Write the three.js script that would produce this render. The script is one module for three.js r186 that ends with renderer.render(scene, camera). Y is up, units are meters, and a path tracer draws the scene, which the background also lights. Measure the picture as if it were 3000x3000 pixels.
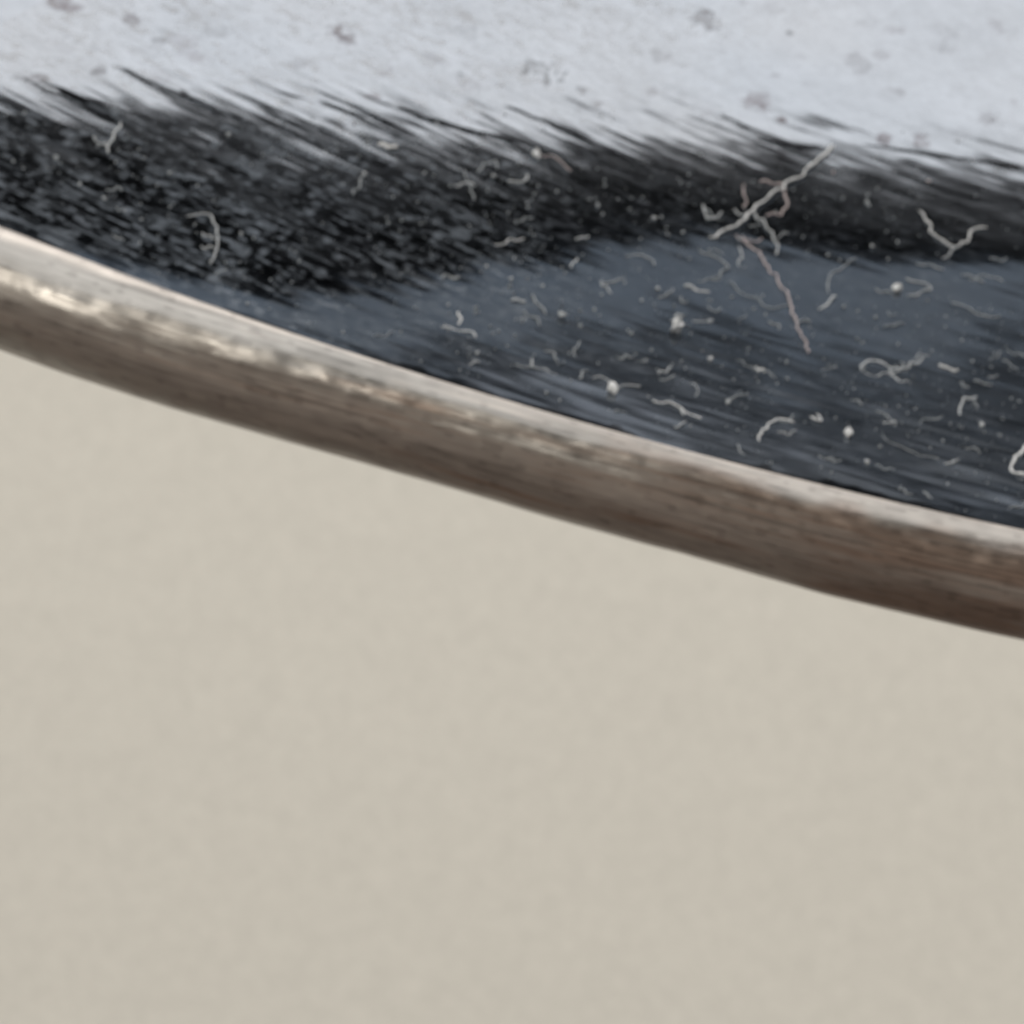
import * as THREE from 'three';
import { RoundedBoxGeometry } from 'three/addons/geometries/RoundedBoxGeometry.js';
import { mergeGeometries } from 'three/addons/utils/BufferGeometryUtils.js';
import { RectAreaLightUniformsLib } from 'three/addons/lights/RectAreaLightUniformsLib.js';

// ---------------------------------------------------------------- camera, lamps, exposure
const MM = 0.001;                       // lengths below are written in millimetres
const RIM_Y = 78;                       // height of the spoon's rim above the tabletop
const PITCH = 55 * Math.PI / 180, VIEW_W = 8.6, VIEW_D = 60;   // the frame is 8.6 mm wide, 60 mm away
const scene = new THREE.Scene();
scene.background = new THREE.Color(0, 0, 0);
const camera = new THREE.PerspectiveCamera(2 * Math.atan(VIEW_W / 2 / VIEW_D) * 180 / Math.PI, 1, 0.005, 20);
const fwd = new THREE.Vector3(0, -Math.sin(PITCH), -Math.cos(PITCH));
const camPos = new THREE.Vector3(0, RIM_Y, 0).addScaledVector(fwd, -VIEW_D);
camera.position.copy(camPos).multiplyScalar(MM);
camera.lookAt(0, RIM_Y * MM, 0);
camera.updateMatrixWorld();
camera.focus = 0.047;                                        // the lens is focused a little short of the spoon
camera.userData.fStop = camera.getFocalLength() / 0.15;       // a lens opening of 0.15 mm
const renderer = new THREE.WebGLRenderer({ antialias: true });
renderer.toneMapping = THREE.LinearToneMapping;
renderer.toneMappingExposure = 1.0;
renderer.outputColorSpace = THREE.SRGBColorSpace;
renderer.shadowMap.enabled = true;
RectAreaLightUniformsLib.init();

const WINDOW_L = [2.70, 2.52, 2.36], CEILING_L = [1.10, 1.10, 1.08], LAMP_POWER = 0.34;

function rectLight(rgb, w, h, pos, target) {
  const m = Math.max(...rgb), l = new THREE.RectAreaLight(new THREE.Color().setRGB(rgb[0] / m, rgb[1] / m, rgb[2] / m), m, w, h);
  l.position.set(...pos); l.lookAt(...target); scene.add(l); return l;
}

// ---------------------------------------------------------------- helpers
let seed = 20240611;
const rnd = () => { seed |= 0; seed = seed + 0x6D2B79F5 | 0; let t = Math.imul(seed ^ seed >>> 15, 1 | seed); t = t + Math.imul(t ^ t >>> 7, 61 | t) ^ t; return ((t ^ t >>> 14) >>> 0) / 4294967296; };
const rr = (a, b) => a + (b - a) * rnd();
const clamp = (x, a, b) => Math.min(b, Math.max(a, x));
const sstep = (a, b, x) => { const t = clamp((x - a) / (b - a), 0, 1); return t * t * (3 - 2 * t); };
const hash = (x, y, s) => { let h = Math.imul(x, 374761393) ^ Math.imul(y, 668265263) ^ Math.imul(s, 2147483647 - 58); h = Math.imul(h ^ h >>> 13, 1274126177); h ^= h >>> 16; return (h >>> 0) / 4294967296; };
function vnoise(x, y, s) {               // value noise, 0..1
  const xi = Math.floor(x), yi = Math.floor(y); let fx = x - xi, fy = y - yi;
  fx = fx * fx * fx * (fx * (fx * 6 - 15) + 10); fy = fy * fy * fy * (fy * (fy * 6 - 15) + 10);
  const a = hash(xi, yi, s), b = hash(xi + 1, yi, s), c = hash(xi, yi + 1, s), d = hash(xi + 1, yi + 1, s);
  return a + (b - a) * fx + (c - a) * fy + (a - b - c + d) * fx * fy;
}
const taken = {};
const numbered = (n) => { const k = taken[n] = (taken[n] ?? -1) + 1; return k ? `${n}_${String(k).padStart(3, '0')}` : n; };
function mesh(name, geo, mat, parent) {
  const o = new THREE.Mesh(geo, mat); o.name = parent ? name : numbered(name); o.castShadow = o.receiveShadow = true;
  (parent || scene).add(o); return o;
}
function tag(o, label, category, group) { o.userData.label = label; o.userData.category = category; if (group) o.userData.group = group; return o; }
function structure(o, label, category) { o.userData = { kind: 'structure', label, category }; return o; }
function dataTex(w, h, fill, srgb) {
  const d = new Float32Array(w * h * 4), px = [0, 0, 0];
  for (let j = 0; j < h; j++) for (let i = 0; i < w; i++) { fill((i + .5) / w, (j + .5) / h, px, i, j); const k = (j * w + i) * 4; d[k] = px[0]; d[k + 1] = px[1]; d[k + 2] = px[2]; d[k + 3] = 1; }
  const t = new THREE.DataTexture(d, w, h, THREE.RGBAFormat, THREE.FloatType);
  t.magFilter = t.minFilter = THREE.LinearFilter; t.wrapS = t.wrapT = THREE.RepeatWrapping; t.needsUpdate = true; return t;
}

// ---------------------------------------------------------------- the spoon's shape
const A = 32, B = 22, CX = 7.519, CZ = -21.816, YAW = 19.955 * Math.PI / 180, cY = Math.cos(YAW), sY = Math.sin(YAW);
// the rim is not quite level: its far side stands 0.6 mm higher than the side in view
const toWorld = (X, y, Z) => [CX + X * cY - Z * sY, RIM_Y + y, CZ + X * sY + Z * cY];
const rimRise = (t, k) => 0.30 * k * (1 - Math.sin(t));
// angle t round the bowl: t = 90 degrees is the side in view. u: millimetres along the rim from there, left negative
const uOf = (t) => -(t - Math.PI / 2) * A * (1 - 0.08 * Math.min(1, (t - Math.PI / 2) ** 2));
// the wall's steepness: S0 at the rim, SG where the turn begins (q = turn), SW where it ends (q = end), then slowly flatter; q in millimetres from the rim
const SG = 0.4877, SW = 0.4224, FALL = 0.055;
const KNOTS = [[-9, 0.3, 0.9, 0.56], [-4.3, 0.3, 3.385, 0.545], [-3.07, 0.45, 4.264, 0.545], [-1.53, 2.0, 5.1, 0.57], [0, 3.35, 4.5, 0.59], [2.15, 3.457, 4.622, 0.58], [4.3, 4.215, 4.915, 0.575], [9, 4.808, 5.508, 0.57]];
function knot(u, c) { u = clamp(u, -8.99, 8.99); let i = 0; while (KNOTS[i + 1][0] < u) i++; const f = (u - KNOTS[i][0]) / (KNOTS[i + 1][0] - KNOTS[i][0]); return KNOTS[i][c] + (KNOTS[i + 1][c] - KNOTS[i][c]) * f; }
const smooth = (u, c) => { let s = 0; for (let k = -3; k <= 3; k++) s += knot(u + k * .3, c); return s / 7; };
const TAB = []; for (let i = 0; i <= 400; i++) { const u = -16 + 32 * i / 400, f = sstep(7.5, 15, Math.abs(u)); TAB.push([1, 2, 3].map((c) => smooth(u, c) * (1 - f) + [0, 2.0, 4.2, .59][c] * f)); }
function wallAt(u, c) { const x = clamp((u + 16) / 32 * 400, 0, 399.999), i = Math.floor(x), f = x - i; return TAB[i][c - 1] + (TAB[i + 1][c - 1] - TAB[i][c - 1]) * f; }
const S0 = 0.58;
function depthAt(t, k) {                 // k: 1 at the rim, 0 in the middle
  const g = sstep(0.30, 0.66, k), u = uOf(t), qg = 2 + (wallAt(u, 1) - 2) * g, qw = 4.2 + (wallAt(u, 2) - 4.2) * g, s0 = .59 + (wallAt(u, 3) - .59) * g;
  const q = Math.max(0, (Math.sqrt(1.03) - Math.sqrt(k * k + 0.03)) * 1.0149 * B);
  let d; const dg = qg * (s0 + SG) / 2, dw = dg + (qw - qg) * (SG + SW) / 2;
  if (q < qg) d = q * s0 - (s0 - SG) * q * q / qg / 2; else if (q < qw) { const x = q - qg; d = dg + x * SG - (SG - SW) * x * x / (qw - qg) / 2; } else d = dw + SW / FALL * (1 - Math.exp(-FALL * (q - qw)));
  return d - rimRise(t, k);
}
function bowlPoint(t, k, out) { const p = toWorld(k * A * Math.cos(t), -depthAt(t, k), k * B * Math.sin(t)); out[0] = p[0]; out[1] = p[1]; out[2] = p[2]; return out; }
const heightAt = (x, z) => { const dx = x - CX, dz = z - CZ, X = dx * cY + dz * sY, Z = -dx * sY + dz * cY, k = Math.hypot(X / A, Z / B), t = Math.atan2(Z / B, X / A); return { k, t, y: RIM_Y - depthAt(t < -Math.PI / 2 ? t + 2 * Math.PI : t, Math.min(k, 1)) }; };
// pixel of the photograph -> point on the bowl's inner surface, its normal and (u, q)
const right = new THREE.Vector3(1, 0, 0), upv = new THREE.Vector3().crossVectors(right, fwd);
function onBowl(px, py) {
  const d = fwd.clone().multiplyScalar(VIEW_D).addScaledVector(right, (px - 1500) / 3000 * VIEW_W).addScaledVector(upv, (1500 - py) / 3000 * VIEW_W).normalize();
  const p = new THREE.Vector3(); let a = 48, b = 82;
  const f = (s) => { p.copy(camPos).addScaledVector(d, s); return p.y - heightAt(p.x, p.z).y; };
  let s = a; while (s < b && f(s) > 0) s += 0.25;
  a = s - 0.25; b = s; for (let i = 0; i < 30; i++) { const m = (a + b) / 2; if (f(m) > 0) a = m; else b = m; }
  f(b); const q = 0.02, h = heightAt(p.x, p.z);
  const n = new THREE.Vector3(-(heightAt(p.x + q, p.z).y - heightAt(p.x - q, p.z).y) / 2 / q, 1, -(heightAt(p.x, p.z + q).y - heightAt(p.x, p.z - q).y) / 2 / q).normalize();
  return { p: p.clone(), n, u: uOf(h.t), q: (1 - h.k) * B };
}

// a closed strip surface from a function (i, j) -> point, uv; normals from the neighbouring points
function gridGeometry(ni, nj, fn, closed, flip) {
  const P = new Float32Array(ni * nj * 3), U = new Float32Array(ni * nj * 2), N = new Float32Array(ni * nj * 3), I = [];
  for (let i = 0; i < ni; i++) for (let j = 0; j < nj; j++) { const o = i * nj + j, r = fn(i, j); P[o * 3] = r[0] * MM; P[o * 3 + 1] = r[1] * MM; P[o * 3 + 2] = r[2] * MM; U[o * 2] = r[3]; U[o * 2 + 1] = r[4]; }
  const g3 = (i, j) => { const o = (i * nj + j) * 3; return [P[o], P[o + 1], P[o + 2]]; };
  for (let i = 0; i < ni; i++) for (let j = 0; j < nj; j++) {
    const i0 = i > 0 ? i - 1 : closed ? ni - 2 : 0, i1 = i < ni - 1 ? i + 1 : closed ? 1 : ni - 1, j0 = Math.max(j - 1, 0), j1 = Math.min(j + 1, nj - 1);
    const a = g3(i0, j), b = g3(i1, j), c = g3(i, j0), d = g3(i, j1);
    const ux = b[0] - a[0], uy = b[1] - a[1], uz = b[2] - a[2], vx = d[0] - c[0], vy = d[1] - c[1], vz = d[2] - c[2];
    let x = uy * vz - uz * vy, y = uz * vx - ux * vz, z = ux * vy - uy * vx; const l = (Math.hypot(x, y, z) || 1) * (flip ? -1 : 1), o = (i * nj + j) * 3;
    N[o] = x / l; N[o + 1] = y / l; N[o + 2] = z / l;
  }
  for (let i = 0; i < ni - 1; i++) for (let j = 0; j < nj - 1; j++) { const a = i * nj + j, b = a + nj, c = b + 1, d = a + 1; if (flip) I.push(a, d, b, b, d, c); else I.push(a, b, d, b, c, d); }
  const g = new THREE.BufferGeometry();
  g.setAttribute('position', new THREE.BufferAttribute(P, 3)); g.setAttribute('normal', new THREE.BufferAttribute(N, 3)); g.setAttribute('uv', new THREE.BufferAttribute(U, 2)); g.setIndex(I); return g;
}
// stations round the rim, close together on the side in view; t grows from one turn below
const T = [];
{ const a0 = Math.PI / 2 - 0.26, a1 = Math.PI / 2 + 0.26; for (let i = 0; i < 90; i++) T.push(a1 - 2 * Math.PI + (a0 - a1 + 2 * Math.PI) * i / 90); for (let i = 0; i <= 320; i++) T.push(a0 + (a1 - a0) * i / 320); }
const tPos = (t) => (t < -Math.PI / 2 ? t + 2 * Math.PI : t);
const UVU = 14, UVQ = 9;                 // the bowl's texture tile: 14 mm along the rim by 9 mm across
const K = []; for (let j = 0; j <= 160; j++) K.push(1 - 0.40 * j / 160); for (let j = 1; j <= 40; j++) K.push(0.60 * (1 - j / 40) + 0.002 * j / 40);
const tmp = [0, 0, 0];
const uStation = (t) => (t < Math.PI / 2 - 1.6 ? -(t - Math.PI / 2) * A : -(t - Math.PI / 2) * A);
const bowlGeo = gridGeometry(T.length, K.length, (i, j) => { bowlPoint(tPos(T[i]), K[j], tmp); return [...tmp, (uOf2(T[i]) + UVU / 2) / UVU, (1 - K[j]) * B / UVQ]; }, true, true);
function uOf2(t) { const x = t - Math.PI / 2; return Math.abs(x) < 0.5 ? uOf(t) : Math.sign(-x) * (Math.abs(uOf(Math.PI / 2 + 0.5)) + (Math.abs(x) - 0.5) * A * 0.85); }

// the lip: a small fillet out of the wall, a narrow bevel, a ridge, then a round edge that turns under
const DEG = Math.PI / 180;
function lipProfile(t) {                  // list of [outward, height, alpha]; alpha is the turn of the surface from facing up
  const u = Math.abs(uOf(t)) < 9 ? uOf(t) : 9;
  const rf = 0.035 + 0.30 * sstep(-0.5, -5.5, u), a0 = -Math.atan(S0) * 0.96, L = [[0, 0, a0]]; let o = 0, h = 0;
  const bevel = 0.12 + 0.05 * (vnoise(u * .6, 2.2, 9) - .5), ridge = 0.13 + 0.07 * sstep(0, -4, u);
  for (const [len, b0, b1, n] of [[rf * -a0, a0, 0, 10], [bevel, 0, 18 * DEG, 12], [ridge, 18 * DEG, 38 * DEG, 8], [1.01 + 0.06 * sstep(-3, 4, u), 38 * DEG, 128 * DEG, 30], [0.22, 128 * DEG, 160 * DEG, 6]])
    for (let k = 1; k <= n; k++) { const am = b0 + (b1 - b0) * (k - .5) / n; o += len / n * Math.cos(am); h -= len / n * Math.sin(am); L.push([o, h, b0 + (b1 - b0) * k / n]); }
  return L;
}
const LIPS = T.map((t) => lipProfile(tPos(t)));
const NL = LIPS[0].length, LIP_V = 2.0, LIP_D = [0];        // how far along the lip's profile each point lies
{ const P = lipProfile(Math.PI / 2); for (let j = 1; j < NL; j++) LIP_D.push(LIP_D[j - 1] + Math.hypot(P[j][0] - P[j - 1][0], P[j][1] - P[j - 1][1])); for (let j = 0; j < NL; j++) LIP_D[j] /= LIP_D[NL - 1]; }
const lipGeo = gridGeometry(T.length, NL, (i, j) => {
  const t = T[i], c = Math.cos(t), s = Math.sin(t); let nx = c / A, nz = s / B; const l = Math.hypot(nx, nz); nx /= l; nz /= l;
  const u = uOf2(t), wob = 0.012 * (vnoise(u * 0.9, 3.3, 5) - 0.5) + 0.007 * (vnoise(u * 3.1, 1.3, 6) - 0.5);
  const [o, h, a] = LIPS[i][j], oo = o + wob * Math.max(0, Math.sin(a));
  const dent = a > 0.2 ? 0.010 * (vnoise(u * 1.3, a * 3.0, 7) - 0.5) : 0;
  const v = LIP_D[j] * LIP_V;
  return [...toWorld(A * c + nx * (oo + dent), h + dent + rimRise(t, 1), B * s + nz * (oo + dent)), (u + UVU / 2) / UVU, v / LIP_V];
}, true, false);
// the underside follows the bowl 1.1 mm below it
const backGeo = gridGeometry(T.length, 40, (i, j) => {
  const t = T[i], c = Math.cos(t), s = Math.sin(t); let nx = c / A, nz = s / B; const l = Math.hypot(nx, nz); nx /= l; nz /= l;
  const [o, h] = LIPS[i][NL - 1], f = j / 39, k = 1 - f * 0.998;
  return [...toWorld(k * A * c + nx * o * (1 - sstep(0, 0.15, f)), h * (1 - sstep(0, 0.2, f)) - 1.15 * sstep(0, 0.2, f) + rimRise(t, k) - (depthAt(tPos(t), k) + rimRise(t, k)) * sstep(0, 0.1, f), k * B * s + nz * o * (1 - sstep(0, 0.15, f))), (uOf2(t) + UVU / 2) / UVU, f * 4];
}, true, false);

// ---------------------------------------------------------------- worn steel of the bowl
const SCR = [];                           // long wiping scratches: [u, q, half length, half width, tilt, turn]
function scratchPx(x0, y0, x1, y1, w, tilt) { const a = onBowl(x0, y0), b = onBowl(x1, y1); SCR.push([(a.u + b.u) / 2, (a.q + b.q) / 2, Math.hypot(a.u - b.u, a.q - b.q) / 2, w, tilt, Math.atan2(b.q - a.q, b.u - a.u)]); }
const k0 = 3000 / 1932;
for (const [x0, y0, x1, y1, w, tl] of [[205, 118, 420, 215, .05, .05], [330, 165, 430, 225, .05, .05], [60, 148, 205, 205, .035, .05], [0, 130, 120, 185, .04, .03], [95, 165, 260, 245, .05, .05], [930, 190, 1125, 268, .05, .05], [500, 165, 770, 245, .045, .035], [690, 180, 910, 262, .05, .045], [760, 215, 1000, 275, .04, .045], [1020, 225, 1130, 280, .03, .04], [1340, 205, 1420, 245, .025, .04], [1420, 262, 1560, 285, .035, .05], [1620, 270, 1800, 300, .03, .05], [1760, 290, 1932, 318, .03, .04], [840, 110, 880, 150, .02, .05], [1540, 30, 1575, 52, .022, .045], [720, 95, 1000, 98, .012, .025], [640, 395, 880, 510, .06, .03], [1010, 62, 1160, 85, .012, .02]])
  scratchPx(x0 * k0, y0 * k0, x1 * k0, y1 * k0, w, tl);
const STAIN = [];                         // dried spots: [u, q, ru, rq, strength, ring, brown]
for (const [x, y, rx, s, ring, br] of [[638, 66, 30, .42, 0, .5], [1335, 36, 24, .30, .3, .2], [1022, 135, 32, .32, .7, 0], [1432, 190, 26, .25, 0, .8], [245, 38, 20, .3, 0, .4], [185, 133, 18, .28, 0, .2], [80, 150, 20, .3, 0, .4], [300, 78, 14, .2, 0, .2], [1474, 226, 9, .4, 0, .6], [1740, 264, 18, .28, .3, .7], [1665, 265, 16, .3, 0, .8], [1130, 195, 14, .22, 0, .2], [1490, 62, 8, .3, 0, 0], [1100, 170, 12, .2, 0, .1], [700, 182, 14, .3, 0, .7], [120, 6, 30, .3, 0, .7], [1610, 120, 26, .14, .2, .3], [1240, 100, 22, .12, 0, .2], [560, 120, 20, .14, 0, .4], [1860, 225, 20, .15, 0, .5], [410, 60, 22, .12, .3, .2], [880, 60, 26, .1, .2, .1], [1780, 90, 24, .1, 0, .2]]) {
  const c = onBowl(x * k0, y * k0), e = onBowl((x + rx) * k0, (y + rx * .25) * k0), g = onBowl(x * k0, (y - rx * .6) * k0);
  STAIN.push([c.u, c.q, 1.3 * Math.hypot(e.u - c.u, e.q - c.q), 1.3 * Math.abs(g.q - c.q), Math.min(s * 1.6, .6), ring, br]);
}
for (let k = 0; k < 46; k++) { const c = onBowl(rr(0, 3000), rr(-20, 480)); STAIN.push([c.u, c.q, rr(.05, .28), rr(.05, .16), rr(.06, .22), rnd() < .3 ? .5 : 0, rnd()]); }
const TW = 2048, TH = 1316;
const stainSeamAt = new Float32Array(TW * TH), brownAt = new Float32Array(TW * TH), tiltAt = new Float32Array(TW * TH);
function each(u0, q0, ru, rq, fn) {
  const i0 = Math.floor((u0 - ru + UVU / 2) / UVU * TW), i1 = Math.ceil((u0 + ru + UVU / 2) / UVU * TW), j0 = Math.floor((q0 - rq) / UVQ * TH), j1 = Math.ceil((q0 + rq) / UVQ * TH);
  for (let j = Math.max(0, j0); j <= Math.min(TH - 1, j1); j++) for (let i = Math.max(0, i0); i <= Math.min(TW - 1, i1); i++) fn(j * TW + i, (i + .5) / TW * UVU - UVU / 2 - u0, (j + .5) / TH * UVQ - q0);
}
for (const [u, q, ru, rq, s, ring, br] of STAIN) each(u, q, ru * 1.8, rq * 1.8, (o, du, dq) => {
  const wob = 0.75 + 0.9 * (vnoise((u + du) * 9, (q + dq) * 9, 21) - .5) + 0.6 * (vnoise((u + du) * 24, (q + dq) * 20, 22) - .5), d = Math.hypot(du / ru, dq / rq) / wob;
  const a = s * (ring ? sstep(1.15, .85, d) * (1 - ring * sstep(.85, .4, d)) : sstep(1.2, .55, d)) * (.55 + .9 * vnoise((u + du) * 30, (q + dq) * 26, 23));
  if (a > stainSeamAt[o]) { stainSeamAt[o] = a; brownAt[o] = br; }
});
for (let i = 0; i < TW; i++) { const u = i / TW * UVU, d = .085 * sstep(.36, .7, vnoise(u * 1.3, 4.2, 36)) * (.5 + vnoise(u * 9, 1.1, 37)); for (let j = 0; j < Math.ceil(d / UVQ * TH); j++) stainSeamAt[j * TW + i] = Math.max(stainSeamAt[j * TW + i], .85); }   // broken dark line along the seam under the lip
for (const [u, q, len, wd, tl, turn] of SCR) { const c = Math.cos(turn), s = Math.sin(turn); each(u, q, len * 1.1 + .1, len * Math.abs(s) + .4, (o, du, dq) => {
  let x = (du * c + dq * s) / len; const y = (-du * s + dq * c) + 0.03 * (vnoise(x * 4, u, 31) - .5); if (Math.abs(x) > 1) return;
    const fall = sstep(1, .55, Math.abs(x)), ww = wd * (.5 + .5 * (x + 1) / 2);
  tiltAt[o] += .38 * tl * fall * Math.exp(-y * y / (ww * ww)) * (.5 + vnoise(x * 9 + u * 7, y * 55, 32)); }); }
// height of the surface relief, in millimetres, as slopes
const bowlNormal = dataTex(TW, TH, (a, b, px, i, j) => {
  const u = a * UVU, q = b * UVQ, o = j * TW + i, uu = u - UVU / 2;
  const y = q + 0.10 * u;                                      // the wiping marks run a little off the rim's line
  // broad, medium and fine wiping marks (slope across them)
  const wl = 0.34 + 0.26 * sstep(3.2, -2.5, uu);                    // wiped harder towards the left
  let sv = wl * (0.008 * (vnoise(u * 0.6, y * 5.0, 1) - .5) + 0.018 * (vnoise(u * 1.3, y * 11, 2) - .5) + 0.024 * (vnoise(u * 2.2, y * 22, 3) - .5) + 0.014 * (vnoise(u * 4, y * 26, 6) - .5));
  const fold = sstep(.58, .85, vnoise(u * .6 + 3, y * 2.2, 4)); sv += fold * wl * 0.03 * (vnoise(u * 1.1, y * 18, 5) - .5);   // patches of harder wiping
  let su = 0.012 * (vnoise(u * 3, y * 9, 8) - .5);
  sv += tiltAt[o];
  const l = Math.hypot(su, sv, 1); px[0] = .5 + .5 * su / l; px[1] = .5 + .5 * sv / l; px[2] = .5 + .5 / l;
});
const bowlColor = dataTex(TW, TH, (a, b, px, i, j) => {
  const u = a * UVU, q = b * UVQ, o = j * TW + i, y = q + .1 * u;
  const v = 1 + 0.05 * (vnoise(u * 1.2, q * 1.6, 41) - .5) + 0.07 * (vnoise(u * 4, q * 5, 42) - .5) + 0.08 * (vnoise(u * 9, y * 14, 43) - .5);
  const c = vnoise(u * .55 + 4, q * .8, 44) - .5, s = stainSeamAt[o], br = brownAt[o];
  px[0] = v * (1 - 0.02 * c) * (1 - s * (1 - .12 * br)); px[1] = v * (1 + 0.008 * c) * (1 - s); px[2] = v * (1 + 0.035 * c) * (1 - s * (1 - .02 * br));
});
// roughness (green) and, in blue, how much bare metal shows through the grainy film of dust and dried polish
const bowlRough = dataTex(TW, TH, (a, b, px) => {
  const u = a * UVU, q = b * UVQ, y = q + .1 * u, uu = u - UVU / 2, r = 0.9 + 0.35 * (vnoise(u * 1.5, q * 7, 51) - .5) + .3 * (vnoise(u * 6, q * 12, 52) - .5);
  const grain = (.5 + vnoise(u * 3.1, y * 5, 58)) * .7 * sstep(.60, .9, vnoise(u * 8.5, y * 17, 53)) + .6 * sstep(.62, .92, vnoise(u * 14, y * 25, 54)) + .4 * sstep(.64, .9, vnoise(u * 2.2, y * 21, 55));
  const where = .18 + 1.05 * sstep(.9, -3, uu + 1.5 * (vnoise(u * .8, q * .9, 56) - .5)) + .35 * (vnoise(u * 1.1, q * 1.3, 57) - .5);
  // streaks with less bare metal: by the rim at one end, and low on the wall at the other
  const streak = sstep(.45, .8, .6 * vnoise(u * 1.1, y * 15, 59) + .4 * vnoise(u * 2.6, y * 27, 60));
  const streakZone = .55 * sstep(-2.4, -4.6, uu) * sstep(1.1, .15, q) + .22 * sstep(.8, 3.6, uu) * sstep(3.0, .8, q);
  px[0] = 0; px[1] = clamp(r, .5, 1); px[2] = 1 - clamp(0.01 + .40 * where * grain + streakZone * streak, 0, .7);
});
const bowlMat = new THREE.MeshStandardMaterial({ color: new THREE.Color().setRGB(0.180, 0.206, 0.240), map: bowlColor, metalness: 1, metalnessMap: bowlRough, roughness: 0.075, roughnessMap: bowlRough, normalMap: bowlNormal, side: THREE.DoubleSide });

// ---------------------------------------------------------------- worn, tarnished steel of the lip
const lipNormal = dataTex(2048, 256, (a, b, px) => {
  const u = a * UVU, v = b * LIP_V;
  let sv = 0.11 * (vnoise(u * .8, v * 11, 61) - .5) + 0.13 * (vnoise(u * 1.5, v * 24, 62) - .5) + 0.12 * (vnoise(u * 3, v * 40, 63) - .5), su = 0.10 * (vnoise(u * 6, v * 8, 64) - .5);
  sv += 0.05 * (vnoise(u * 7, v * 24, 68) - .5); su += .06 * (vnoise(u * 13, v * 17, 69) - .5);
  const nick = sstep(.80, .93, vnoise(u * 4.5, v * 6, 65)); sv += .10 * nick * (vnoise(u * 12, v * 18, 66) - .5); su += .12 * nick * (vnoise(u * 14, v * 16, 67) - .5);
  const l = Math.hypot(su, sv, 1); px[0] = .5 + .5 * su / l; px[1] = .5 + .5 * sv / l; px[2] = .5 + .5 / l;
});
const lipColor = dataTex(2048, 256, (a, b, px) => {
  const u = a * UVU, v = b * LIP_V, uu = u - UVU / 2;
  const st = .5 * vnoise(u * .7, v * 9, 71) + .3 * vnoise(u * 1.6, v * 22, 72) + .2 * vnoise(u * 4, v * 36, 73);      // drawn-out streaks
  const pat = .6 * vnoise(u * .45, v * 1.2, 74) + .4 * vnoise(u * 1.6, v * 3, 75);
  const tarnishAndLight = clamp(sstep(.38, .70, .55 * st + .45 * pat + .22 * clamp((uu - .5) / 4, -1, 1)) * (.22 + .78 * sstep(.06, .18, b + .12 * (vnoise(u * 2.5, v * 5, 70) - .5))), 0, 1);                                   // brown tarnish; also paints in the rim's brown reflection and lighter left end
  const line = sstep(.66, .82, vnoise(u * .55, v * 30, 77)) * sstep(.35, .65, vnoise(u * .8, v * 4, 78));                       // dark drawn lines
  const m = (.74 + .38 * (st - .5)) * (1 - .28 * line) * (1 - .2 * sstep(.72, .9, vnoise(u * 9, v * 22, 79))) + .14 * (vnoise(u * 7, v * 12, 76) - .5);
  px[0] = m * (1 - .34 * tarnishAndLight); px[1] = m * (.98 - .43 * tarnishAndLight); px[2] = m * (.95 - .465 * tarnishAndLight);
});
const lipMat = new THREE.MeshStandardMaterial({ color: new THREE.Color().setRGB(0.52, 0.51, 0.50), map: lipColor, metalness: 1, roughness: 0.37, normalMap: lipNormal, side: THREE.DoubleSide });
const plainSteel = new THREE.MeshStandardMaterial({ color: new THREE.Color().setRGB(0.45, 0.44, 0.43), metalness: 1, roughness: 0.3 });

// ---------------------------------------------------------------- the setting: tabletop, and a floor and wall added for reflections
const tableTex = dataTex(1024, 1024, (a, b, px, i, j) => { const n = 1 + .05 * (hash(i, j, 81) - .5) + .08 * (hash(i >> 1, j >> 1, 82) - .5) + .07 * (vnoise(a * 300, b * 300, 83) - .5) + .012 * (vnoise(a * 110, b * 110, 85) - .5) + .012 * (vnoise(a * 40, b * 40, 84) - .5); px[0] = n; px[1] = n; px[2] = n; });
tableTex.repeat.set(18, 11);              // fine grain of the matt surface, a tile is 50 mm
const tableMat = new THREE.MeshStandardMaterial({ color: new THREE.Color().setRGB(0.600, 0.586, 0.533), map: tableTex, roughness: 0.75 });
{ const g = new RoundedBoxGeometry(0.9, 0.026, 0.55, 3, 0.004); const o = mesh('tabletop', g, tableMat); o.rotation.y = 35 * DEG; o.position.set(-Math.sin(35 * DEG) * .275, -0.013, -0.012 - Math.cos(35 * DEG) * .275); structure(o, 'smooth pale beige tabletop below the spoon', 'tabletop'); }
{ const o = mesh('floor', new THREE.BoxGeometry(3.2, 0.04, 3.2), new THREE.MeshStandardMaterial({ color: new THREE.Color().setRGB(0.58, 0.50, 0.45), roughness: 0.6 })); o.position.set(0, -0.74, 0); structure(o, 'unseen light brown floor added to tint the rim from below', 'floor'); }  // unseen floor, added so the lower rim mirrors brown
{ const o = mesh('wall', new THREE.BoxGeometry(3.2, 2.4, 0.08), new THREE.MeshStandardMaterial({ color: new THREE.Color().setRGB(0.68, 0.60, 0.55), roughness: 0.8 })); o.position.set(0, 0.48, 1.1); structure(o, 'unseen light brown wall added for the rim to mirror', 'wall'); }  // unseen wall behind the camera, added to brighten the rim's middle

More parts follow.
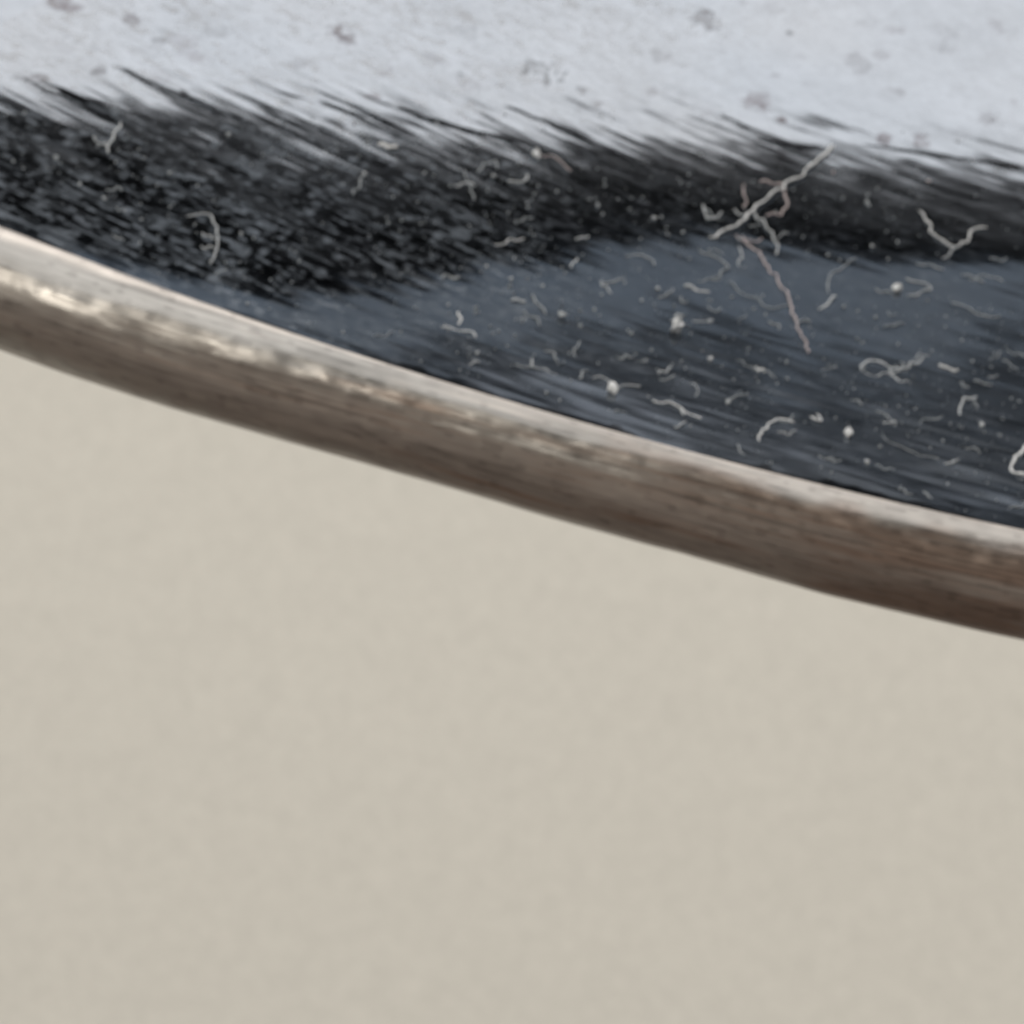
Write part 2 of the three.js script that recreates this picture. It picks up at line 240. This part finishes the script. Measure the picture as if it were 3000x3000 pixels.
// ---------------------------------------------------------------- the spoon
const spoon = new THREE.Group(); spoon.name = 'spoon'; scene.add(spoon);
tag(spoon, 'worn dusty stainless steel spoon with dark reflections in its bowl', 'spoon');
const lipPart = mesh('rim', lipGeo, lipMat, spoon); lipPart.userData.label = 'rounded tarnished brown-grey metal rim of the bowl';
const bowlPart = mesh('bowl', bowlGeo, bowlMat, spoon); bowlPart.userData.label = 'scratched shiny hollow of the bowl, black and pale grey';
mesh('bowl_underside', backGeo, plainSteel, spoon);
{ // the handle, out of the frame, lies on a block
  const sec = [[-30.5, 9, 1.0, -0.9], [-36, 6, 2.0, -0.6], [-46, 4, 2.6, 0.6], [-60, 3.6, 2.4, 1.6], [-80, 4.5, 2.0, 1.6], [-110, 7, 1.8, 1.6], [-140, 9.5, 1.8, 1.6], [-156, 9, 1.7, 1.6], [-163, 5, 1.4, 1.6], [-165, .5, .6, 1.6]];
  const g = gridGeometry(sec.length, 25, (i, j) => { const [X, hw, th, y] = sec[i], a = j / 24 * 2 * Math.PI, c = Math.cos(a), s = Math.sin(a), sq = (v) => Math.sign(v) * Math.abs(v) ** .55; return [...toWorld(X, y + th / 2 * sq(s), hw * sq(c)), i / 9, j / 24]; }, false, false);
  mesh('handle', g, plainSteel, spoon);
  const b = mesh('wooden_block', new RoundedBoxGeometry(0.085, 0.0784, 0.034, 3, 0.002), new THREE.MeshStandardMaterial({ color: new THREE.Color().setRGB(0.34, 0.22, 0.13), roughness: 0.7 }));
  const w = toWorld(-122, 0, 0); b.position.set(w[0] * MM, 0.0392, w[2] * MM); b.rotation.y = -YAW;
  tag(b, 'plain wooden block under the handle of the spoon', 'block');
}

// ---------------------------------------------------------------- what the steel mirrors: a window, an added overhead panel and a lamp
{
  const az = 9 * Math.PI / 180, dist = 1.25, y0 = RIM_Y * MM + 0.203, h = 0.95, w = 2.3, cx = Math.sin(az) * dist, cz = -Math.cos(az) * dist;
  const win = new THREE.Group(); win.name = 'window'; win.position.set(cx, y0, cz); win.rotation.y = -az; scene.add(win);
  tag(win, 'wide daylit window behind the spoon', 'window');
  const frameMat = new THREE.MeshStandardMaterial({ color: new THREE.Color().setRGB(0.03, 0.03, 0.032), roughness: 0.6 });
  const pane = mesh('pane', new THREE.BoxGeometry(w, h, 0.006), new THREE.MeshStandardMaterial({ color: 0x222222, emissive: new THREE.Color().setRGB(...WINDOW_L.map((x) => x / 2.7)), emissiveIntensity: 0.25, roughness: .5 }), win); pane.position.set(0, h / 2, -0.01);
  const bar = (bw, bh, x, y) => new THREE.BoxGeometry(bw, bh, 0.05).translate(x, y, 0);
  mesh('frame', mergeGeometries([bar(w + .1, .05, 0, h + .025), bar(.05, h, -w / 2 - .025, h / 2), bar(.05, h, w / 2 + .025, h / 2)]), frameMat, win);
  mesh('sill', new THREE.BoxGeometry(w + .1, .05, .07).translate(0, -.025, 0), frameMat, win);
  const c = new THREE.Vector3(0, h / 2, 0.03).applyEuler(win.rotation).add(win.position), d = new THREE.Vector3(0, h / 2, 1).applyEuler(win.rotation).add(win.position);
  rectLight(WINDOW_L, w, h, c.toArray(), d.toArray());
}
{
  const lamp = new THREE.Group(); lamp.name = 'added_ceiling_panel'; lamp.position.set(-0.05, RIM_Y * MM + 1.0, -0.395); scene.add(lamp);  // added glowing panel in place of an unseen ceiling; lights table and rim
  tag(lamp, 'wide flat light panel added in place of a ceiling above the table', 'lamp');
  mesh('diffuser', new RoundedBoxGeometry(1.8, 0.02, 1.09, 2, .006).translate(0, .02, 0), new THREE.MeshStandardMaterial({ color: 0x888888, emissive: new THREE.Color().setRGB(...CEILING_L), emissiveIntensity: 0.15 }), lamp);
  mesh('housing', new RoundedBoxGeometry(1.86, 0.05, 1.15, 2, .01).translate(0, .06, 0), new THREE.MeshStandardMaterial({ color: 0x555555, roughness: .5 }), lamp);
  const p = lamp.position; rectLight(CEILING_L, 1.8, 1.09, [p.x, p.y, p.z], [p.x, p.y - 1, p.z - 1e-6]);
}
{
  const lp = new THREE.Vector3(-0.62, 0.72, 0.31).normalize().multiplyScalar(0.75).add(new THREE.Vector3(0, RIM_Y * MM, 0));
  const lamp = new THREE.Group(); lamp.name = 'hanging_lamp'; lamp.position.copy(lp); scene.add(lamp);
  tag(lamp, 'small round hanging bulb with warm light', 'lamp');
  mesh('bulb', new THREE.SphereGeometry(0.055, 24, 16), new THREE.MeshStandardMaterial({ color: 0x332211, emissive: new THREE.Color().setRGB(1, .93, .82), emissiveIntensity: 4 }), lamp);
  mesh('socket', new THREE.CylinderGeometry(.016, .02, .06, 16).translate(0, .08, 0), plainSteel, lamp);
  mesh('cord', new THREE.CylinderGeometry(.003, .003, .5, 8).translate(0, .36, 0), plainSteel, lamp);
  const l = new THREE.PointLight(new THREE.Color().setRGB(1, .93, .82), LAMP_POWER, 0, 2); l.position.copy(lp); l.castShadow = true; l.shadow.radius = 2.6; scene.add(l);
}
// ---------------------------------------------------------------- lint and dust lying in the bowl
const lintMats = [[.56, .59, .61], [.76, .78, .79], [.58, .51, .51], [.36, .39, .41]].map((c) => new THREE.MeshStandardMaterial({ color: new THREE.Color().setRGB(...c), roughness: 0.95 }));
// [x, y] in zoom tiles of 1000 photograph pixels shown at 1932
const tileA = [0, 0], tileB = [1000, 0], tileC = [2000, 0], tileD = [1000, 700], tileE = [2000, 1000];
function strandGeo(tile, pts, rad, lift = 0) {
  rad *= .46;
  const P = pts.map(([x, y], i) => { const s = onBowl(tile[0] + x / 1.932, tile[1] + y / 1.932); return s.p.addScaledVector(s.n, rad * (1 + lift * Math.sin(Math.PI * i / Math.max(1, pts.length - 1)))); });
  if (P.length === 2) P.splice(1, 0, P[0].clone().lerp(P[1], .5).addScaledVector(new THREE.Vector3(0, 1, 0), rad * .4));
  const c0 = new THREE.CatmullRomCurve3(P), len = c0.getLength(), m0 = Math.max(4, Math.round(len / .07)), kinked = c0.getSpacedPoints(m0);
  kinked.forEach((p, i) => { p.x += rr(-1, 1) * .018; p.z += rr(-1, 1) * .024; p.y += rnd() * .003; });
  const c = new THREE.CatmullRomCurve3(kinked), n = m0 * 4, g = new THREE.TubeGeometry(c, n, rad, 6, false), a = g.attributes.position;
  // uneven thickness, thinner ends
  const q = new THREE.Vector3(), v = new THREE.Vector3();
  for (let i = 0; i <= n; i++) { c.getPointAt(i / n, q); const k = (.62 + .75 * vnoise(i * .55, rad * 900 + pts[0][0], 91)) * (i === 0 || i === n ? .45 : 1); for (let j = 0; j <= 6; j++) { const o = i * 7 + j; v.fromBufferAttribute(a, o).sub(q).multiplyScalar(k).add(q).multiplyScalar(MM); a.setXYZ(o, v.x, v.y, v.z); } }
  g.computeVertexNormals(); return g;
}
function base(g) { g.computeBoundingBox(); const c = new THREE.Vector3(); g.boundingBox.getCenter(c); c.y = g.boundingBox.min.y; g.translate(-c.x, -c.y, -c.z); return c; }
function fibre(tile, pts, rad, m, label, group, lift) { const g = strandGeo(tile, pts, rad, lift), c = base(g), o = mesh('lint_fibre', g, lintMats[m]); o.position.copy(c); return tag(o, label, 'lint', group); }
{ // the big branched tuft
  const t = new THREE.Group(); t.name = 'lint_tuft'; scene.add(t); tag(t, 'largest branched tuft of pinkish grey lint crossing the edge between black and pale grey', 'lint');
  const stems = [[[[850, 840], [790, 890], [690, 990], [580, 1060], [500, 1120], [420, 1180], [360, 1250], [280, 1300], [150, 1350]], .032, 1, 'stem', 1.5],
    [[[580, 1060], [500, 1040], [440, 1030]], .020, 2, 'branch', 1], [[[580, 1060], [585, 1130], [580, 1190], [540, 1220], [480, 1225]], .018, 2, 'branch', 1], [[[360, 1190], [345, 1110], [355, 1040]], .014, 2, 'branch', .5],
    [[[290, 1190], [330, 1215], [400, 1215], [440, 1260], [490, 1310], [530, 1370], [540, 1440]], .022, 0, 'branch', 1], [[[330, 1350], [420, 1420], [470, 1500], [540, 1590], [590, 1690], [620, 1770], [650, 1850], [690, 1930], [715, 2010]], .017, 2, 'branch', 1],
    [[[600, 1720], [560, 1745], [490, 1750], [400, 1690], [330, 1650], [250, 1590]], .013, 3, 'branch', .5], [[[300, 1340], [370, 1365], [450, 1360]], .013, 2, 'branch', .5]];
  for (const [p, r, m, n, l] of stems) mesh(n, strandGeo(tileC, p, r * .82, l), lintMats[m], t);
}
fibre(tileC, [[1340, 1190], [1390, 1270], [1420, 1330], [1470, 1370], [1560, 1395], [1610, 1360], [1650, 1300], [1720, 1300]], .019, 1, 'wide U-shaped pale fibre at the lower edge of the black band');
fibre(tileC, [[1560, 1400], [1520, 1440], [1480, 1475]], .015, 0, 'short pale fibre hanging below the wide U-shaped fibre');
fibre(tileC, [[1310, 1500], [1390, 1500], [1470, 1530]], .013, 3, 'thin grey fibre just below the wide U-shaped fibre');
fibre(tileC, [[120, 1160], [135, 1215], [165, 1245], [215, 1210]], .017, 0, 'small hook of lint beside the foot of the largest tuft');
fibre(tileC, [[1270, 1590], [1340, 1605], [1410, 1632], [1340, 1665], [1260, 1690]], .013, 0, 'thin arrowhead-shaped grey fibre on the slate grey wall');
fibre(tileC, [[1095, 1645], [1150, 1652], [1200, 1650]], .015, 3, 'short grey fibre ending at a round pale speck');
fibre(tileC, [[770, 1760], [810, 1720], [880, 1680]], .020, 0, 'stubby pale fibre beside the long tail of the largest tuft');
fibre(tileC, [[830, 1660], [830, 1560], [900, 1520], [980, 1470]], .011, 3, 'faint bent fibre between the tuft tail and the arrowhead fibre');
fibre(tileC, [[1510, 1720], [1600, 1750], [1690, 1780], [1810, 1800]], .014, 3, 'long faint fibre lying along the wiping marks');
fibre(tileC, [[0, 1620], [80, 1640], [150, 1650]], .016, 1, 'bright straight fibre left of the tuft tail');
fibre(tileC, [[180, 1575], [255, 1510], [170, 1450], [80, 1425]], .014, 3, 'bent grey fibre in a sharp corner under the largest tuft');
fibre(tileC, [[1620, 1590], [1720, 1560], [1820, 1590]], .011, 3, 'faint arched fibre above the wiping marks');
fibre(tileD, [[570, 497], [660, 512], [770, 557]], .018, 0, 'pale fibre with a bright stub standing over its middle');
fibre(tileD, [[668, 420], [670, 455], [672, 490]], .017, 1, 'bright short stub over the middle of a pale fibre');
fibre(tileD, [[970, 358], [1005, 360], [1040, 362]], .020, 0, 'short thick pale dash of lint on the slate grey wall');
fibre(tileD, [[1030, 415], [1090, 450], [1130, 505]], .013, 3, 'faint slanting fibre under the short thick dash');
fibre(tileD, [[988, 712], [1060, 722], [1135, 732], [1230, 768]], .014, 3, 'faint grey fibre with a stub, close above the rim');
fibre(tileD, [[1070, 680], [1072, 705], [1075, 725]], .013, 0, 'tiny upright stub on a faint fibre close above the rim');
fibre(tileD, [[1340, 795], [1365, 765], [1400, 740]], .014, 3, 'short slanting grey fibre close above the rim');
fibre(tileD, [[1430, 800], [1480, 783], [1520, 815], [1560, 845], [1620, 828], [1690, 838]], .013, 0, 'wavy pale fibre running through a thick pale speck');
fibre(tileD, [[1770, 922], [1840, 928], [1930, 968], [2030, 1010]], .016, 1, 'bright slightly bent fibre lying along the slope');
fibre(tileD, [[1870, 470], [1895, 445], [1930, 440]], .015, 0, 'small hook above the brightest upright speck');
fibre(tileD, [[1310, 160], [1310, 130], [1340, 110]], .014, 0, 'short upright pale fibre under the edge of the black band');
fibre(tileD, [[1600, 110], [1680, 85], [1730, 110], [1770, 160]], .014, 3, 'faint arched fibre on the grey below the black band');
fibre(tileD, [[1330, 660], [1320, 630], [1340, 590]], .012, 3, 'faint short upright fibre in the middle of the grey wall');
fibre(tileE, [[400, 155], [435, 168], [470, 172]], .016, 1, 'short bright dash with a faint tail on the dark wall');
fibre(tileE, [[300, 120], [350, 130], [400, 152]], .009, 3, 'faint tail leading to a short bright dash');
fibre(tileE, [[430, 560], [440, 520], [475, 485], [530, 455], [630, 455]], .016, 1, 'bright fibre bent like a hockey stick above the rim');
fibre(tileE, [[760, 400], [775, 435], [765, 460], [725, 440]], .017, 1, 'small bright hook of lint beside the round bright speck');
fibre(tileE, [[1020, 165], [1025, 125], [1070, 118], [1160, 150], [1255, 165], [1310, 120], [1370, 95]], .015, 0, 'pale looped fibre with a raised tail on the dark wall');
fibre(tileE, [[1020, 165], [1080, 190], [1160, 185], [1255, 168]], .013, 0, 'lower strand closing the pale looped fibre');
fibre(tileE, [[1450, 140], [1500, 158], [1550, 178]], .024, 1, 'thick bright fibre right of the looped fibre');
fibre(tileE, [[1570, 412], [1585, 345], [1610, 325], [1665, 318]], .018, 0, 'pale fibre bent to a right angle among the wiping marks');
fibre(tileE, [[1480, 690], [1530, 700], [1560, 670], [1595, 648]], .014, 0, 'small tick-shaped pale fibre close above the rim');
fibre(tileE, [[1945, 600], [1895, 650], [1868, 725], [1900, 765], [1950, 770]], .024, 1, 'thick pale curl of lint close above the rim');
fibre(tileE, [[1120, 540], [1220, 590], [1330, 640], [1450, 670]], .010, 3, 'long faint fibre beside the tick-shaped fibre');
fibre(tileE, [[1640, 230], [1700, 245], [1760, 240]], .015, 3, 'dull grey fibre under the thick bright fibre');
fibre(tileA, [[680, 700], [655, 750], [625, 810], [605, 865]], .017, 0, 'pale slanting fibre with a short arm at the dark end of the wall');
fibre(tileA, [[540, 780], [565, 815], [605, 835]], .014, 0, 'short arm of the slanting fibre at the dark end of the wall');
fibre(tileA, [[1060, 1220], [1120, 1212], [1185, 1222], [1215, 1275], [1222, 1390], [1200, 1500]], .016, 0, 'tall pale comb-shaped fibre on the grainy dark wall');
fibre(tileA, [[1150, 1328], [1185, 1340], [1220, 1350]], .014, 0, 'upper tooth of the tall comb-shaped fibre');
fibre(tileA, [[1145, 1395], [1180, 1410], [1215, 1405]], .014, 0, 'lower tooth of the tall comb-shaped fibre');
fibre(tileB, [[215, 822], [265, 832], [315, 842]], .032, 1, 'thick bright flake at the upper edge of the black band');
fibre(tileB, [[940, 1035], [1000, 1030], [1055, 1020], [1035, 985]], .018, 0, 'pale fibre with a bent end under a round speck');
fibre(tileB, [[130, 985], [105, 1045], [65, 1110]], .016, 3, 'dull slanting fibre below the thick bright flake');
fibre(tileB, [[875, 1385], [950, 1365], [1030, 1355]], .017, 1, 'bright straight fibre at the lower edge of the black band');
fibre(tileB, [[1330, 1352], [1400, 1345]], .018, 0, 'short pale dash at the lower edge of the black band');
fibre(tileB, [[690, 960], [720, 1040], [755, 1130]], .011, 3, 'thin faint fibre crossing the black band');
fibre(tileB, [[770, 985], [810, 930], [870, 910], [890, 960]], .012, 3, 'thin faint looped fibre in the black band');
fibre(tileB, [[560, 1580], [610, 1568], [660, 1580]], .022, 3, 'dull thick fleck of lint below the black band');
fibre(tileB, [[1310, 980], [1260, 925], [1180, 890], [1100, 885]], .012, 2, 'thin reddish fibre trailing from a round speck');

// rounder specks, each a crumpled grain
const speckGeos = [0, 1, 2, 3].map((k) => { const g = new THREE.IcosahedronGeometry(1, 1), a = g.attributes.position; for (let i = 0; i < a.count; i++) { const x = a.getX(i), y = a.getY(i), z = a.getZ(i), f = .45 + 1.0 * vnoise(x * 1.5 + 9 * k + 20, y * 1.6 + z * 2.1 + 20, 95); a.setXYZ(i, x * f, y * f, z * f); } g.computeVertexNormals(); return g; });
let sp = 0;
function speck(tile, x, y, r, m, label, group, tall = 1) {
  const s = onBowl(tile[0] + x / 1.932, tile[1] + y / 1.932), o = mesh('dust_speck', speckGeos[sp++ % 4], lintMats[m]);
  o.position.copy(s.p.addScaledVector(s.n, r * .75)).multiplyScalar(MM); o.scale.set(r * 1.15 * MM, r * .8 * tall * MM, r * .8 * MM); o.rotation.y = sp * 1.3; return tag(o, label, 'dust', group);
}
speck(tileE, 940, 535, .045, 1, 'round bright speck of dust above the rim');
speck(tileD, 1245, 445, .042, 0, 'round pale speck in the middle of the slate grey wall');
speck(tileD, 1895, 520, .06, 1, 'brightest upright speck under a small hook', null, 1.7);
speck(tileD, 1530, 865, .05, 1, 'thick pale speck on the wavy fibre');
speck(tileC, 1210, 1648, .046, 1, 'round pale speck at the end of a short grey fibre');
speck(tileB, 1095, 885, .045, 1, 'round bright speck at the upper edge of the black band');
const many = [[tileE, 155, 105, .04, 1], [tileE, 255, 350, .04, 0], [tileE, 1040, 690, .045, 0], [tileE, 1115, 600, .035, 3], [tileE, 1690, 480, .05, 0], [tileD, 1790, 285, .035, 0], [tileD, 1640, 540, .035, 3], [tileD, 1355, 495, .035, 3], [tileD, 770, 650, .03, 0], [tileD, 1160, 875, .03, 3], [tileD, 820, 160, .03, 0], [tileD, 965, 230, .03, 0], [tileB, 860, 1000, .03, 0], [tileB, 470, 985, .03, 3], [tileB, 130, 985, .035, 0], [tileB, 1630, 1190, .035, 3], [tileB, 1450, 1170, .04, 3], [tileB, 1770, 1240, .035, 0], [tileB, 1220, 1090, .03, 3], [tileC, 1070, 1400, .042, 0], [tileC, 820, 1450, .032, 3], [tileC, 1040, 1150, .04, 3], [tileC, 1390, 1030, .03, 2], [tileC, 850, 980, .03, 2], [tileC, 910, 1740, .03, 3], [tileC, 1090, 1800, .03, 3], [tileC, 150, 1420, .028, 3], [tileC, 1100, 1070, .028, 3], [tileA, 450, 1050, .04, 3], [tileA, 590, 1130, .04, 3], [tileA, 1290, 770, .045, 3], [tileA, 320, 900, .05, 3], [tileA, 960, 985, .035, 3], [tileA, 1365, 1330, .035, 3]];
for (const [t, x, y, r, m] of many) speck(t, x, y, r * .5, m, 'tiny pale speck of dust on the dark wall of the bowl', 'tiny dust specks on the dark wall');
for (let k = 0, n = 0; n < 64 && k < 4000; k++) {      // short hairs all over the dark wall
  const x = rr(60, 2960), y = rr(380, 1500); if (y > 657 + .39 * x - .000028 * x * x - 60 || y < 430 + .05 * x || (x < 1000 && rnd() < .6) || vnoise(x / 400, y / 300, 99) < rr(.2, .6)) continue; n++;
  const a = rr(-.5, 1.2), l = rr(25, 80), b = rr(-.9, .9), p0 = [x * 1.932, y * 1.932], p1 = [p0[0] + l * Math.cos(a), p0[1] + l * Math.sin(a)], p2 = [p1[0] + l * .8 * Math.cos(a + b), p1[1] + l * .8 * Math.sin(a + b)];
  fibre(tileA, [p0, p1, p2], rr(.009, .015), rnd() < .7 ? 3 : 0, 'short faint grey hair on the dark wall of the bowl', 'short hairs on the dark wall');
}
{ // dust too fine to count
  const N = 1300, im = new THREE.InstancedMesh(speckGeos[1], lintMats[3], N), M = new THREE.Matrix4(), Q = new THREE.Quaternion(), Sc = new THREE.Vector3(); let n = 0;
  for (let k = 0; k < 20000 && n < N; k++) { const x = rr(0, 3000), y = rr(330, 1540), rim = 657 + .39 * x - .000028 * x * x; if (y > rim - 30) continue; if (vnoise(x / 260, y / 200, 97) < rr(.1, .75)) continue;
    const s = onBowl(x, y), r = .004 + .009 * rnd() ** 3; M.compose(s.p.addScaledVector(s.n, r * .6).multiplyScalar(MM), Q.setFromEuler(new THREE.Euler(rnd() * 6, rnd() * 6, rnd() * 6)), Sc.set(r * rr(.8, 1.8) * MM, r * MM, r * MM)); im.setMatrixAt(n++, M); }
  im.count = n; im.name = 'fine_dust'; im.castShadow = im.receiveShadow = true; im.userData = { kind: 'stuff', label: 'fine grey dust scattered over the dark wall of the bowl', category: 'dust' }; scene.add(im);
}

renderer.render(scene, camera);
